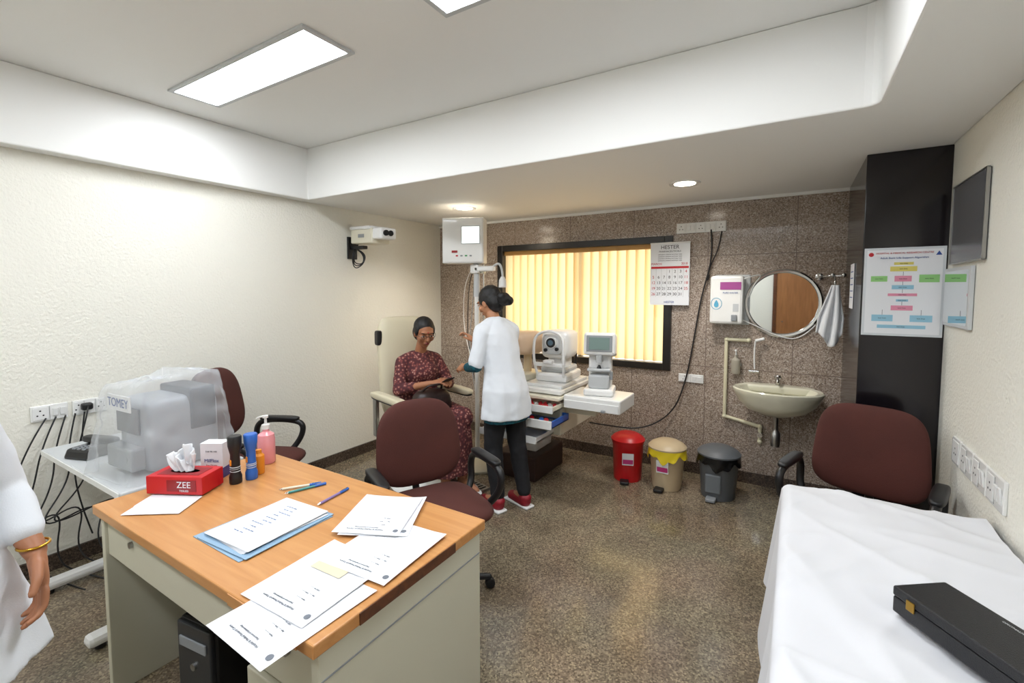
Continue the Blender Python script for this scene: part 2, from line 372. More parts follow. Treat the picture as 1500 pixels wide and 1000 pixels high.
# ---------------------------------------------------------------- ceiling lights
PAN=M('fluorescent_diffuser','#f3f8ff',.5,es=24)
for i,(x,y) in enumerate([(-2.45,1.41),(-.65,1.41),(-2.45,-.45),(-.65,-.45)]):
    c=root('ceiling_light_fixture',(x,y,ZC))
    boxes('trim_frame',c,[bx(-.62,.62,-.14,-.115,-.012,0),bx(-.62,.62,.115,.14,-.012,0),bx(-.62,-.595,-.115,.115,-.012,0),bx(.595,.62,-.115,.115,-.012,0)],LGREY,bevel=.002)
    boxes('diffuser',c,[bx(-.595,.595,-.115,.115,-.006,-.001)],PAN)
DLM=M('downlight_lamp','#fff6e6',.5,es=14)
for x,y,colr in [(-.666,3.35,(1,.97,.93)),(-2.53,3.32,(1,.86,.68))]:
    c=root('recessed_downlight',(x,y,ZS)); lathe('ring',c,[(.07,-.004),(.1,-.008),(.102,0),(.07,0)],WHITE2); lathe('lamp',c,[(.0001,-.004),(.07,-.005),(.07,-.001)],DLM)
    l=D.lights.new('downlight_spot','SPOT'); l.energy=42; l.spot_size=R(140); l.spot_blend=.8; l.shadow_soft_size=.06; l.color=colr
    o=D.objects.new('spot_bulb',l); o.parent=c; o.location=(0,0,-.03); COL.objects.link(o)
# ---------------------------------------------------------------- desk
d=root('office_desk',(-1.56,.95,0))
box('top',d,(0,0,.7325),(1.32,.68,.035),WOODM,.004)
box('edge_band_right',d,(.6615,-.02,.7325),(.003,.38,.031),WOODDK,0)
box('edge_band_front',d,(.45,-.3415,.7325),(.3,.003,.031),WOODM,0)
box('side_panel_right',d,(.635,.0,.357),(.03,.64,.714),CREAM,.003)
box('side_panel_left',d,(-.635,.0,.357),(.03,.64,.714),CREAM,.003)
box('modesty_panel',d,(0,.29,.40),(1.23,.02,.62),CREAM,.002)
box('drawer_apron',d,(-.16,-.295,.635),(.92,.03,.155),CREAM,.003)
box('apron_top_rail',d,(0,-.305,.706),(1.24,.03,.015),CREAM,.002)
box('drawer_box',d,(-.16,0,.64),(.90,.55,.12),CREAM,.002)
box('pedestal_body',d,(.46,.0,.37),(.32,.56,.66),CREAM,.003)
for i,(z,h) in enumerate([(.62,.16),(.44,.17),(.2,.28)]):
    box(f'pedestal_drawer_{i}',d,(.46,-.292,z),(.31,.02,h-.01),CREAM,.004); box(f'pull_{i}',d,(.46,-.31,z+.03),(.11,.018,.012),STEEL,.004)
for x in(-.40,): cyl('lock',d,(x,-.31,.66),(x,-.32,.66),.011,STEEL)
box('side_panel_groove',d,(.651,0,.64),(.002,.63,.004),GREY,0)
c=root('computer_tower',(-1.78,.95,0),R(8)); box('case',c,(0,0,.2),(.19,.42,.38),BLACK,.01); box('front_bezel',c,(0,-.215,.2),(.18,.02,.37),M('dark_bezel','#24262a',.3),.006); box('drive_bay',c,(0,-.228,.32),(.14,.006,.035),GREY,.002); cyl('power_button',c,(0,-.225,.24),(0,-.232,.24),.012,STEEL)
for x in(-.07,.07): box('foot',c,(x,0,.006),(.02,.36,.012),BLACK,.002)
def sheet(name,x,y,z,w,h,rz,mat=None,curl=.0,par=None):
    V=[];F=[];nx,ny=10,12
    for j in range(ny+1):
        for i in range(nx+1):
            a=(i/nx-.5)*w; b=(j/ny-.5)*h; zz=.0006+curl*max(0,(abs(i/nx-.5)*2)**4)*((j/ny))
            V.append((a,b,zz+.0008*noise.noise(Vector((a*20+x*9,b*20,y*5)))))
    for j in range(ny):
        for i in range(nx): k=j*(nx+1)+i; F.append((k,k+1,k+nx+2,k+nx+1))
    return mk(name,V,F,mat or PAPER,par,smooth=True,loc=(x,y,z),rot=(0,0,rz))
T=.7505
def paper(x,y,z,w,h,rz,extra=0):
    r=root('paper_sheet',(x,y,z),rz); s=sheet('sheet',0,0,0,w,h,0,par=r,curl=.004)
    text('letterhead',r,'Hospital & Medical Research Centre',(-.01,-h*.40,.0022),.0085,GINK,rot=(0,0,R(180)))
    text('letterhead_b',r,'Department of Ophthalmology',(-.01,-h*.355,.0022),.0065,GINK,rot=(0,0,R(180)))
    for k in range(3): text(f'field_{k}',r,['Name ...............','Age ........  Date ..........','OPD No. .........'][k],(.03,-h*.28+.022*k,.0022),.006,GINK,rot=(0,0,R(180)))
    v=[(.009*math.cos(a*math.pi/6)+w*.42,.009*math.sin(a*math.pi/6)-h*.40,.0022) for a in range(12)]; mk('crest',v,[tuple(range(12))],GINK,r)
    if extra: mk('sticker',[(-.07,.02,.003),(.05,.02,.003),(.05,.08,.003),(-.07,.08,.003)],[(0,1,2,3)],M('pale_label','#e0d2b0',.6),r)
paper(-1.05,.668,T,.245,.31,R(-2)); paper(-1.10,.775,T+.003,.25,.30,R(2),1); paper(-1.055,.975,T+.006,.25,.29,R(4)); paper(-1.21,1.118,T+.009,.23,.28,R(29)); paper(-1.225,1.11,T+.012,.225,.275,R(25))
f=root('blue_folder',(-1.51,.86,T)); 
for i,(mm,s,o,z) in enumerate([(LB,(.275,.325),(0,0),0),(LB,(.262,.32),(.01,.004),.004)]): box(f'cover_{i}',f,(o[0],o[1],z+.001),(s[0],s[1],.002),mm,.0005,rot=(0,0,R(3*i)))
for i in range(5): sheet(f'page_{i}',.002+.004*math.sin(i*2),.01,.006+.0018*i,.23,.295,R(-2+i*1.3),PLAIN,par=f)
for i in range(10): text(f'handwriting_{i}',f,['uv nm wu vnm','wn mu   uvw','nm vuw nu uw n','~ uw nm'][i%4],(-.02+.01*(i%3),.11-.021*i,.0155),.009,FBINK,rot=(0,0,R(3)))
for (x,y) in[(-2.03,.80),(-1.98,.745)]:
    r=root('paper_sheet',(x,y,T+(.003 if y<.78 else 0)),R(35)); sheet('sheet',0,0,0,.2,.14,0,PLAIN,par=r)
def pen(x,y,rz,col,z=T+.0055):
    r=root('ballpoint_pen',(x,y,z),rz); cyl('barrel',r,(0,-.07,0),(0,.045,0),.0048,col,seg=12); cyl('cap',r,(0,.03,0),(0,.075,0),.0055,BLUE,seg=12); cyl('tip',r,(0,-.07,0),(0,-.082,0),.0045,CHROME,r2=.001,seg=12); box('clip',r,(0,.055,.0065),(.003,.035,.002),CHROME,.0005)
pen(-1.50,1.125,R(8),M('violet_barrel','#8d7bb0',.3)); pen(-1.69,1.115,R(-35),CREAM2); pen(-1.655,1.115,R(-20),M('teal_barrel','#3a8a8a',.3))
t=root('tissue_box',(-2.07,.86,T+.006),R(28)); box('carton',t,(0,0,.035),(.23,.12,.07),M('red_carton','#c01820',.4),.002)
box('brand_panel',t,(.03,-.0605,.035),(.12,.001,.045),M('dark_red_print','#8e0f18',.4),0); text('label',t,'ZEE',(.04,-.0615,.038),.035,PLAIN); text('label_b',t,'TISSUES',(.04,-.0615,.015),.011,PLAIN)
box('side_label',t,(-.1155,0,.035),(.001,.08,.04),M('dark_red_print'),0)
box('top_print',t,(0,0,.0705),(.17,.08,.001),M('dark_red_print'),0)
lathe('slot',t,[(.001,0),(1,0)],M('dark_slot','#3a0a0c',.6),loc=(0,0,.0716),sx=.06,sy=.02)
for q_ in range(2):
    V=[];F=[];nu,nv=40,14
    for j in range(nv+1):
        k=j/nv
        for i in range(nu+1):
            u=i/nu*2-1
            wd_=.030+.035*k*(1-.5*k); tip=(.075+.028*q_)*(1-.45*abs(u+.25-.4*q_)**1.1)
            V.append((u*wd_-.03*k*(1-q_*.8),(.010*math.sin(u*8+q_*2+k*2)+.006*math.sin(u*19+1))*(.5+k)+(.012*q_-.006)*(1-k)+.018*k*(q_-.5),.066+tip*k*1.15))
    for j in range(nv):
        for i in range(nu): q=j*(nu+1)+i; F.append((q,q+1,q+nu+2,q+nu+1))
    o=mk(f'tissue_{q_}',V,F,PLAIN,t,smooth=True); sd_=o.modifiers.new('s','SOLIDIFY'); sd_.thickness=.0012
m=root('medicine_carton',(-2.12,1.0,T),R(32)); box('carton',m,(0,0,.075),(.095,.06,.15),PLAIN,.001); box('blue_band',m,(0,-.0303,.022),(.095,.001,.044),M('violet_blue_print','#34408f',.4),0); box('blue_band_s',m,(.0478,0,.022),(.001,.06,.044),M('violet_blue_print'),0)
text('label',m,'MilFlox',(0,-.0312,.075),.021,BLUEINK); text('label_b',m,'Eye Drops',(0,-.0312,.055),.011,REDINK); text('label_c',m,'5 ml  Rx only',(0,-.0312,.115),.009,INK)
def torch(x,y,h,mat,rz=0):
    r=root('hand_torch',(x,y,T),rz); lathe('body',r,[(.022,0),(.024,.004),(.024,.03),(.019,.045),(.018,h*.62),(.02,h*.66),(.026,h*.8),(.027,h*.98),(.024,h),(.001,h)],mat); box('switch',r,(0,-.0185,h*.45),(.01,.006,.025),ORANGE,.002)
    for z in(.05,.06,h*.3,h*.34): lathe('ring',r,[(.0185,z),(.0205,z+.002),(.0185,z+.004)],LGREY)
torch(-1.966,1.0,.20,BLACK); torch(-1.955,1.06,.195,BLUE)
o=root('medicine_bottle',(-1.985,1.11,T)); lathe('body',o,[(.02,0),(.022,.004),(.022,.08),(.012,.09),(.012,.105),(.001,.106)],ORANGE)
s=root('hand_sanitizer_bottle',(-2.08,1.20,T),R(20)); lathe('bottle',s,[(.034,0),(.038,.006),(.038,.11),(.034,.135),(.014,.15),(.014,.165),(.001,.165)],PINKL); lathe('pump_collar',s,[(.017,.16),(.017,.18),(.006,.185),(.005,.21),(.012,.212),(.012,.222),(.001,.225)],WHITE); tube('spout',s,[(0,0,.217),(-.03,0,.218),(-.045,0,.205)],.0045,WHITE)
# ---------------------------------------------------------------- office chairs
def chair(loc,rz,hb=0,bw=.47,e=.66):
    c=root('office_chair',loc,rz)
    for i in range(5):
        a=2*math.pi*i/5+.3; e_=Vector((.27*math.cos(a),.27*math.sin(a),.06))
        cap_=cap((0,0,.09),.024,e_,.015); mk(f'base_leg_{i}',*cap_,BLACK,c,smooth=True)
        lathe(f'caster_{i}',c,[(.001,-.02),(.024,-.018),(.027,0),(.024,.018),(.001,.02)],BLACK,loc=(e_.x*1.02,e_.y*1.02,.028),rot=(R(90),0,a))
    cyl('gas_lift',c,(0,0,.08),(0,0,.40),.024,BLACK); lathe('lift_cover',c,[(.04,.09),(.032,.25),(.032,.26)],BLACK)
    box('seat_plate',c,(0,0,.405),(.3,.3,.03),BLACK,.01)
    cushion('seat',c,(0,.01,.46),.50,.49,.10,BROWNF,rot=(R(90),0,0),e=.5)
    cushion('backrest',c,(0,-.25,.73+hb),bw,.46,.085,BROWNF,rot=(R(8),0,0),e=e,bend=.45,taper=-.08)
    cushion('back_shell',c,(0,-.275,.73+hb),bw-.02,.44,.06,BLACK,rot=(R(8),0,0),e=e,bend=.45,taper=-.08)
    tube('back_bracket',c,[(0,-.05,.40),(0,-.25,.41),(0,-.31,.48),(0,-.29,.68+hb)],.02,BLACK)
    for s in(-1,1):
        x=s*.24; X=s*.29
        tube(f'arm_loop_{s}',c,[(x,-.14,.43),(X,-.17,.46),(X,-.19,.60),(X,-.12,.655),(X,.1,.655),(X,.17,.62),(X,.13,.5),(x,.07,.43)],.019,BLACK)
        sq(f'arm_pad_{s}',c,(X,-.01,.665),(.03,.14,.018),BLACK,e1=.6,e2=.5)
    return c
chair((-1.51,1.73,0),math.atan2(-.894,-.447))
chair((-2.90,1.60,0),math.atan2(-.80,.40),hb=.10,bw=.42)
chair((.285,2.71,0),math.atan2(.28,-.95),bw=.48,e=.52)
# ---------------------------------------------------------------- left table + covered machine
t=root('motorised_instrument_table',(-2.84,.98,0))
box('top',t,(0,0,.705),(1.02,.50,.03),LGREY,.008); box('top_edge',t,(0,-.251,.705),(1.0,.004,.024),WHITE,0)
for x in(-.38,.3):
    box('foot_bar',t,(x,-.02,.045),(.07,.62,.05),WHITE,.02); box('column',t,(x,.05,.38),(.08,.08,.64),WHITE,.01)
    for y in(-.28,.24): cyl('glide',t,(x,y,0),(x,y,.022),.02,BLACK)
box('cross_beam',t,(-.04,.05,.55),(.62,.05,.08),WHITE,.01)
mc=root('covered_perimeter_machine',(-2.58,.99,.72),R(4)); IG=M('machine_grey','#9da2a8',.4)
sq('housing',mc,(0,.03,.17),(.15,.16,.168),IG,e1=.25,e2=.35); box('monitor_back',mc,(.02,.1,.27),(.27,.12,.2),M('machine_dark','#4c5259',.4),.01); box('control_panel',mc,(.0,-.155,.08),(.22,.06,.10),GREY,.01); box('screen_face',mc,(-.02,-.135,.24),(.2,.006,.12),M('machine_screen','#3a4048',.2),.002); text('maker_label',mc,'TOMEY',(.03,-.19,.335),.055,BLUEINK)
box('label_board',mc,(.03,-.185,.335),(.2,.006,.07),WHITE,.002)
V=[];F=[]; nu,nv=96,30
for j in range(nv+1):
    k=j/nv; kz=min(1,k/.72)
    if k<=.72: sx=.235-.06*kz; sy=.25-.045*kz; z=.405*kz
    else:
        q=(k-.72)/.28; sx=.175*(1-q)**.8+.001; sy=.205*(1-q)**.8+.001; z=.405+.03*math.sin(q*math.pi/2)
    for i in range(nu):
        a=2*math.pi*i/nu; wob=1+.045*(1-kz*.75)*math.sin(a*7+1.3)+.03*(1-kz*.6)*math.sin(a*13+kz*4)
        x=sx*sgnp(math.cos(a),.5)*wob; y=sy*sgnp(math.sin(a),.5)*wob
        nn=noise.noise(Vector((x*12,y*12,z*12)))*.013+abs(noise.noise(Vector((x*22+z*15,y*22,z*8))))*.012; V.append((x+nn*(1 if k>0 else 2),y+nn,max(.002,z+(nn*1.6 if j>0 else 0)+ (.03*math.cos(a-.2)*kz))))
for j in range(nv):
    for i in range(nu): q=(i+1)%nu; F.append((j*nu+i,j*nu+q,(j+1)*nu+q,(j+1)*nu+i))
mk('dust_cover_film',V,F,plastic_film(),mc,smooth=True)
ph=root('desk_telephone',(-3.02,.86,.72),R(20)); box('base',ph,(0,0,.025),(.16,.2,.05),BLACK,.012,taper=(.9,.85)); sq('handset',ph,(0,.02,.068),(.105,.026,.018),BLACK,e1=.5,e2=.5,bend=.4); 
for i in range(12): box(f'key_{i}',ph,(-.03+.03*(i%3),-.03-.016*(i//3),.05),(.018,.01,.008),GREY,.002)
def plate(loc,rot,wd,n,hh=.085):
    p=root('switch_socket_plate',loc); p.rotation_euler=rot
    box('plate',p,(0,-.006,0),(wd,.012,hh),WHITE2,.003)
    for i in range(n):
        x=-wd/2+wd*(i+.5)/n
        if i%2==0: 
            box(f'socket_{i}',p,(x,-.013,0),(wd/n*.8,.004,hh*.8),WHITE,.002)
            for dx,dz in((0,.015),(-.012,-.01),(.012,-.01)): cyl('pin_hole',p,(x+dx,-.014,dz),(x+dx,-.0156,dz),.0042,BLACK,seg=10)
        else:
            for k in(-1,1): box(f'rocker_{i}_{k}',p,(x+k*wd/n*.2,-.015,0),(wd/n*.3,.008,hh*.5),WHITE,.002,rot=(R(6),0,0))
        box(f'gap_{i}',p,(x+wd/n/2 if i<n-1 else x-wd/n/2,-.0123,0),(.0015,.001,hh*.85),GREY,0)
    return p
plate((XL,.80,.885),(0,0,R(90)),.15,2); plate((XL,.97,.885),(0,0,R(90)),.15,3)
pl=root('power_plug',(XL+.035,.95,.89)); box('body',pl,(0,0,0),(.04,.05,.04),BLACK,.01); tube('lead',pl,[(.02,0,0),(.05,-.02,-.06),(.03,-.05,-.2),(.06,-.1,-.4),(.12,-.04,-.7)],.004,BLACK)
for i in range(5):
    r=random.random
    tube('power_cable',None,[(XL+.03,.78+.04*i,.86),(XL+.06,.70+.05*i,.74-.02*i),(XL+.05+.05*r(),.62+.08*i,.5),(XL+.12+.1*r(),.6+.1*r(),.3),(XL+.05+.1*r(),.7+.1*i,.35+.1*r()),(XL+.1+.1*r(),.66+.08*i,.12),(XL+.2+.1*r(),.75+.1*i,.012),(XL+.4,.8+.1*i,.01)],.004,BLACK)
# ---------------------------------------------------------------- wall projector
p=root('wall_chart_projector',(XL,2.86,2.0)); box('wall_plate',p,(.01,0,-.06),(.02,.1,.2),BLACK,.004); box('bracket',p,(.1,0,-.06),(.18,.05,.03),BLACK,.006)
box('body',p,(.25,0,.03),(.36,.18,.13),CREAM2,.012,rot=(0,R(3),R(-12))); box('lid',p,(.24,0,.10),(.34,.20,.03),WHITE,.01,rot=(0,R(3),R(-12))); box('head',p,(.48,-.05,.035),(.15,.15,.095),WHITE,.015,rot=(0,R(3),R(-12)))
for y in(-.05,0): cyl('lens',p,(.53,y-.04,.035),(.562,y-.05,.035),.024,BLACK)
box('label',p,(.24,-.092,.03),(.1,.003,.03),GREY,0,rot=(0,R(3),R(-12)))
for i in range(3): tube(f'cable_{i}',p,[(.06,.03,-.02),(.1,-.04-.02*i,-.1),(.06,-.03,-.2-.03*i),(.14,.02,-.21),(.1+.02*i,.05,-.1),(.04,0,-.06)],.0045,BLACK)
# ---------------------------------------------------------------- exam chair
ec=root('examination_chair',(-2.50,2.73,0),math.atan2(-.96,-.28))
lathe('floor_plate',ec,[(.26,0),(.27,.02),(.24,.04),(.10,.06),(.09,.34),(.001,.34)],WHITE2); box('under_seat',ec,(0,0,.38),(.42,.42,.08),CREAM2,.02)
cushion('seat',ec,(0,.02,.465),.48,.52,.12,LEATH,rot=(R(90),0,0),e=.4)
cushion('backrest',ec,(0,-.30,.92),.46,.84,.12,LEATH,rot=(R(6),0,0),e=.35)
cushion('back_shell',ec,(0,-.345,.92),.43,.80,.08,CREAM2,rot=(R(6),0,0),e=.35)
for s in(-1,1):
    x=s*.30; box(f'arm_post_{s}',ec,(x,-.22,.56),(.03,.06,.32),STEEL,.008); sq(f'arm_pad_{s}',ec,(x,-.02,.735),(.04,.25,.026),LEATH,e1=.5,e2=.4); sq(f'arm_under_{s}',ec,(x,-.02,.712),(.034,.24,.012),BLACK,e1=.5,e2=.4); box(f'hinge_{s}',ec,(s*.275,-.2,.42),(.05,.05,.04),BLACK,.006)
box('foot_arm',ec,(0,.33,.22),(.06,.05,.32),STEEL,.006,rot=(R(35),0,0)); box('footrest',ec,(0,.47,.085),(.40,.24,.022),STEEL,.006)
for i in range(6): box(f'tread_{i}',ec,(0,.38+.035*i,.0975),(.37,.012,.004),BLACK,.001)
box('footrest_stem',ec,(0,.4,.045),(.06,.1,.09),STEEL,.004)
sq('side_knob',ec,(.222,-.32,1.17),(.022,.03,.06),BLACK)
# ---------------------------------------------------------------- seated patient
pt=root('seated_woman_patient',(-2.50,2.72,0),math.atan2(-.95,-.3))
HM=Matrix.Translation((0,.035,1.225))@Euler((R(-19),0,R(-12))).to_matrix().to_4x4()
body=[cap((0,-.06,.64),.12,(0,-.05,.85),.115),cap((-.09,-.02,.60),.085,(-.10,.40,.60),.062),cap((.09,-.02,.60),.085,(.10,.40,.60),.062),
 cap((0,-.06,1.0),.045,(0,.01,1.16),.043)]
for s in(-1,1):
    body+=[cap((s*.10,.40,.59),.058,(s*.075,.44,.19),.036),cap((s*.075,.42,.15),.033,(s*.085,.55,.128),.026),cap((s*.085,.55,.128),.026,(s*.09,.60,.12),.016)]
    body+=[cap((s*.155,-.05,1.0),.042,(s*.225,.03,.80),.036),cap((s*.225,.03,.80),.035,(s*.075,.25,.865),.022)]
body+=headprims(HM)
body+=hand((.07,.255,.868),(-.55,.75,.2),(.35,.1,.93),-1,curl=38)
body+=hand((-.07,.255,.868),(.5,.8,.15),(-.5,.2,.85),1,curl=30)
blob('body',pt,body,SKIN,.0045,3)
facebits(pt,HM,glasses=True,bindi=True)
blob('hair',pt,hairprims(HM)+[ell((0,-.115,-.05),(.045,.038,.045),HM)],HAIR,.005,2)
dress=[loft([(0,-.04,.50,.20,.17),(0,-.05,.60,.19,.16),(0,-.06,.72,.155,.125),(0,-.06,.80,.15,.12),(0,-.045,.90,.16,.13),(0,-.05,.98,.155,.105),(0,-.055,1.03,.125,.08),(0,-.05,1.075,.065,.058)]),
 cap((-.075,.0,.61),.105,(-.10,.40,.605),.083),cap((.075,.0,.61),.105,(.10,.40,.605),.083),cap((0,.05,.60),.10,(0,.38,.59),.085),
 loft([(0,.43,.22,.165,.10),(0,.43,.35,.16,.095),(0,.42,.5,.16,.09),(0,.40,.64,.15,.07)],fold=.06,nf=8),ell((0,.035,.915),(.125,.06,.075))]
for s in(-1,1): dress+=[cap((s*.06,-.05,1.035),.045,(s*.15,-.05,.995),.052),cap((s*.15,-.05,.995),.053,(s*.222,.03,.80),.049),cap((s*.222,.03,.80),.048,(s*.15,.13,.83),.040)]
blob('printed_kurta',pt,dress,DRESS,.007,5,disp=.012,dscale=.08)
for s in(-1,1): 
    v,f=ell((s*.087,.53,.108),(.042,.12,.010)); mk(f'sandal_sole_{s}',v,f,WHITE,pt,smooth=True); tube(f'sandal_strap_{s}',pt,[(s*.087-.04,.54,.11),(s*.087,.55,.165),(s*.087+.04,.54,.11)],.010,WHITE)
box('phone_in_hand',pt,(.005,.345,.885),(.07,.14,.009),BLACK,.004,rot=(R(28),0,R(8)))
BG=M('dark_brown_leather','#24130f',.4,bump=.3,bscale=30)
hb=root('handbag',(0,0,0)); hb.parent=pt; hb.location=(.09,.30,.745)
sq('bag_body',hb,(0,-.02,.0),(.15,.075,.085),BG,e1=.55,e2=.6,taper=-.15); tube('bag_handle',hb,[(-.08,-.02,.07),(-.07,.03,.12),(0,.05,.13),(.07,.03,.12),(.08,-.02,.07)],.008,BG); box('zip',hb,(0,-.02,.083),(.2,.012,.006),STEEL,.002)
# ---------------------------------------------------------------- standing nurse
ns_=root('standing_nurse',(-1.74,2.75,0),math.atan2(.95,.3))
KL=.16
HN=Matrix.Translation((0,.18,1.465))@Euler((R(-24),0,R(12))).to_matrix().to_4x4()
body=[loft([(0,0,.80,.15,.11),(0,0,.9,.15,.11),(0,.0,1.0,.11,.085),(0,.02,1.12,.12,.09),(0,.02,1.24,.13,.08),(0,.025,1.29,.10,.06),(0,.03,1.32,.05,.045)]),cap((0,.03,1.30),.046,(0,.07,1.41),.044)]
for s,yk,ya in((-1,.03,.0),(1,-.02,-.08)):
    body+=[cap((s*.08,0,.84),.08,(s*.09,yk,.46),.054),cap((s*.09,yk,.46),.053,(s*.09,ya-.02,.10),.034),cap((s*.09,ya-.02,.07),.035,(s*.10,ya+.1,.045),.028)]
body+=[cap((-.145,.02,1.25),.038,(-.2,.05,1.03),.034),cap((-.2,.05,1.03),.034,(-.16,.255,.985),.023),cap((.145,.03,1.25),.038,(.195,.15,1.07),.035),cap((.195,.15,1.07),.034,(.03,.325,1.15),.023)]
body+=hand((-.158,.262,.985),(.2,.95,-.05),(-.6,.1,.7),1,curl=40)+hand((.022,.333,1.155),(-.35,.6,.6),(.5,-.5,.5),-1,curl=42)
body=lean(body,KL)+headprims(HN)
blob('body',ns_,body,SKIN2,.0045,3); facebits(ns_,HN,sk=SKIN2)
blob('hair_bun',ns_,hairprims(HN)+[ell((0,-.135,-.03),(.055,.045,.05),HN),ell((.025,-.15,-.05),(.035,.035,.035),HN),ell((-.03,-.145,-.015),(.03,.032,.032),HN)],HAIR,.005,2,disp=.006,dscale=.02)
coat=[loft([(0,-.01,.66,.20,.148),(0,-.01,.75,.19,.142),(0,-.005,.86,.178,.135),(0,.0,.98,.150,.118),(0,.01,1.08,.146,.115),(0,.02,1.18,.156,.118),(0,.02,1.25,.150,.100),(0,.025,1.30,.118,.08),(0,.03,1.35,.060,.058)],fold=.035,nf=7),
 cap((-.055,.028,1.31),.048,(-.14,.022,1.262),.056),cap((.055,.028,1.31),.048,(.14,.028,1.262),.056),
 cap((-.142,.022,1.258),.058,(-.202,.045,1.05),.052),cap((.142,.03,1.258),.058,(.192,.14,1.08),.052),ell((0,.03,1.345),(.062,.06,.022))]
blob('white_coat',ns_,lean(coat,KL),COATF,.0065,5,disp=.014,dscale=.09)
slv=[cap((-.204,.05,1.03),.046,(-.18,.18,1.0),.034),cap((.193,.15,1.065),.045,(.12,.235,1.11),.032),loft([(0,-.01,.635,.18,.128),(0,-.01,.70,.172,.123)])]
blob('teal_tunic',ns_,lean(slv,KL),TEAL,.006,3)
tr=[]
for s,yk,ya in((-1,.03,.0),(1,-.02,-.08)): tr+=[cap((s*.08,0,.80),.09,(s*.09,yk,.46),.068),cap((s*.09,yk,.46),.068,(s*.09,ya-.02,.12),.05)]
blob('trousers',ns_,tr,TROUS,.007,4,disp=.01,dscale=.05)
for i,(s,ya) in enumerate(((-1,.0),(1,-.08))):
    blob(f'shoe_{i}',ns_,[cap((s*.09,ya-.03,.045),.044,(s*.10,ya+.12,.036),.036),ell((s*.09,ya-.03,.07),(.045,.05,.035))],REDSH,.005,2); box(f'shoe_sole_{i}',ns_,(s*.095,ya+.04,.009),(.085,.25,.018),WHITE,.008)
# ---------------------------------------------------------------- person at left edge
lp=root('standing_woman_in_white_coat',(-1.54,.06,0),R(-90))
HL=Matrix.Translation((0,.05,1.50))
body=[loft([(0,0,.82,.15,.11),(0,0,.92,.16,.11),(0,.0,1.02,.12,.09),(0,.02,1.14,.13,.10),(0,.02,1.26,.14,.09),(0,.02,1.34,.10,.07),(0,.02,1.37,.05,.05)]),cap((0,.02,1.33),.046,(0,.035,1.44),.045)]
for s in(-1,1): body+=[cap((s*.08,0,.86),.085,(s*.09,.02,.47),.056),cap((s*.09,.02,.47),.055,(s*.09,-.02,.10),.034),cap((s*.09,-.02,.07),.035,(s*.10,.1,.045),.028),
  cap((s*.15,.0,1.28),.038,(s*.21,-.04,1.08),.034),cap((s*.21,-.04,1.08),.034,(s*.238,.08,.96),.022)]+hand((s*.239,.084,.955),(0,.30,-.95),(s*1,0,0),-s,curl=28)
body+=headprims(HL); blob('body',lp,body,SKIN,.0045,3); facebits(lp,HL)
blob('hair',lp,hairprims(HL)+[cap((0,-.08,-.08),.05,(0,-.09,-.3),.03,HL)],HAIR,.005,2)
coat=[loft([(0,0,.72,.265,.20),(0,0,.84,.24,.18),(0,0,.94,.21,.155),(0,0,1.03,.172,.13),(0,.01,1.12,.16,.13),(0,.02,1.22,.165,.12),(0,.02,1.29,.15,.10),(0,.02,1.35,.11,.08),(0,.02,1.39,.062,.058)],fold=.035,nf=7)]
for s in(-1,1): coat+=[cap((s*.06,.02,1.34),.05,(s*.145,.0,1.29),.055),cap((s*.145,.0,1.29),.056,(s*.21,-.035,1.09),.049),cap((s*.21,-.035,1.09),.048,(s*.23,.045,1.005),.038)]
blob('white_coat',lp,coat,COATF,.0065,4,disp=.012,dscale=.09)
blob('salwar_trousers',lp,[cap((s*.085,0,.80),.10,(s*.09,.01,.12),.06) for s in(-1,1)],TROUS,.008,4)
for s in(-1,1): blob(f'shoe_{s}',lp,[cap((s*.09,-.04,.045),.044,(s*.10,.12,.036),.036)],BLACK,.006,2)
lathe('name_badge',lp,[(.001,.0),(.024,.0),(.024,.005),(.001,.006)],M('pink_badge','#d8286c',.4),loc=(-.135,.112,1.26),rot=(R(-75),0,R(25))); tube('bangle',lp,[(-.238+.028*math.cos(a),.074+.028*math.sin(a),.972) for a in [k*math.pi/5 for k in range(10)]],.003,M('gold','#c79a3a',.25,metal=1),cyc=True)
# ---------------------------------------------------------------- vision chart stand
vs=root('vision_chart_monitor_stand',(-2.37,3.28,0)); lathe('base',vs,[(.22,0),(.23,.02),(.2,.05),(.03,.07),(.001,.07)],CREAM2)
cyl('pole',vs,(0,0,.05),(0,0,2.0),.022,WHITE2); cyl('pole_upper',vs,(0,0,1.5),(0,0,2.02),.027,LGREY); cyl('thin_rod',vs,(.06,.02,1.1),(.06,.02,1.78),.007,CHROME); box('rod_clamp',vs,(.03,.01,1.72),(.1,.04,.04),CREAM2,.008); box('rod_clamp_b',vs,(.03,.01,1.15),(.1,.04,.04),CREAM2,.008)
box('arm_joint',vs,(.0,.0,1.74),(.09,.09,.08),WHITE2,.015); box('articulated_arm',vs,(.10,-.02,1.74),(.2,.05,.045),WHITE2,.012)
hd=root('monitor_head',(-.09,-.05,1.98)); hd.parent=vs; hd.rotation_euler=(0,0,R(24))
box('case',hd,(0,0,0),(.36,.16,.385),WHITE,.008); box('face',hd,(0,-.082,0),(.34,.006,.365),WHITE2,.003); box('lit_window',hd,(.07,-.086,.045),(.15,.004,.14),SCREEN,.002); box('window_rim',hd,(.07,-.0845,.045),(.165,.004,.155),LGREY,.002)
for i in range(4): box(f'button_{i}',hd,(-.05+.04*i,-.087,-.13),(.02,.005,.012),[RED,GREY,M('green_key','#2f8a4a',.4),GREY][i],.002)
box('display',hd,(-.07,-.087,-.095),(.05,.004,.02),M('red_led','#701010',.3,es=.5),.001)
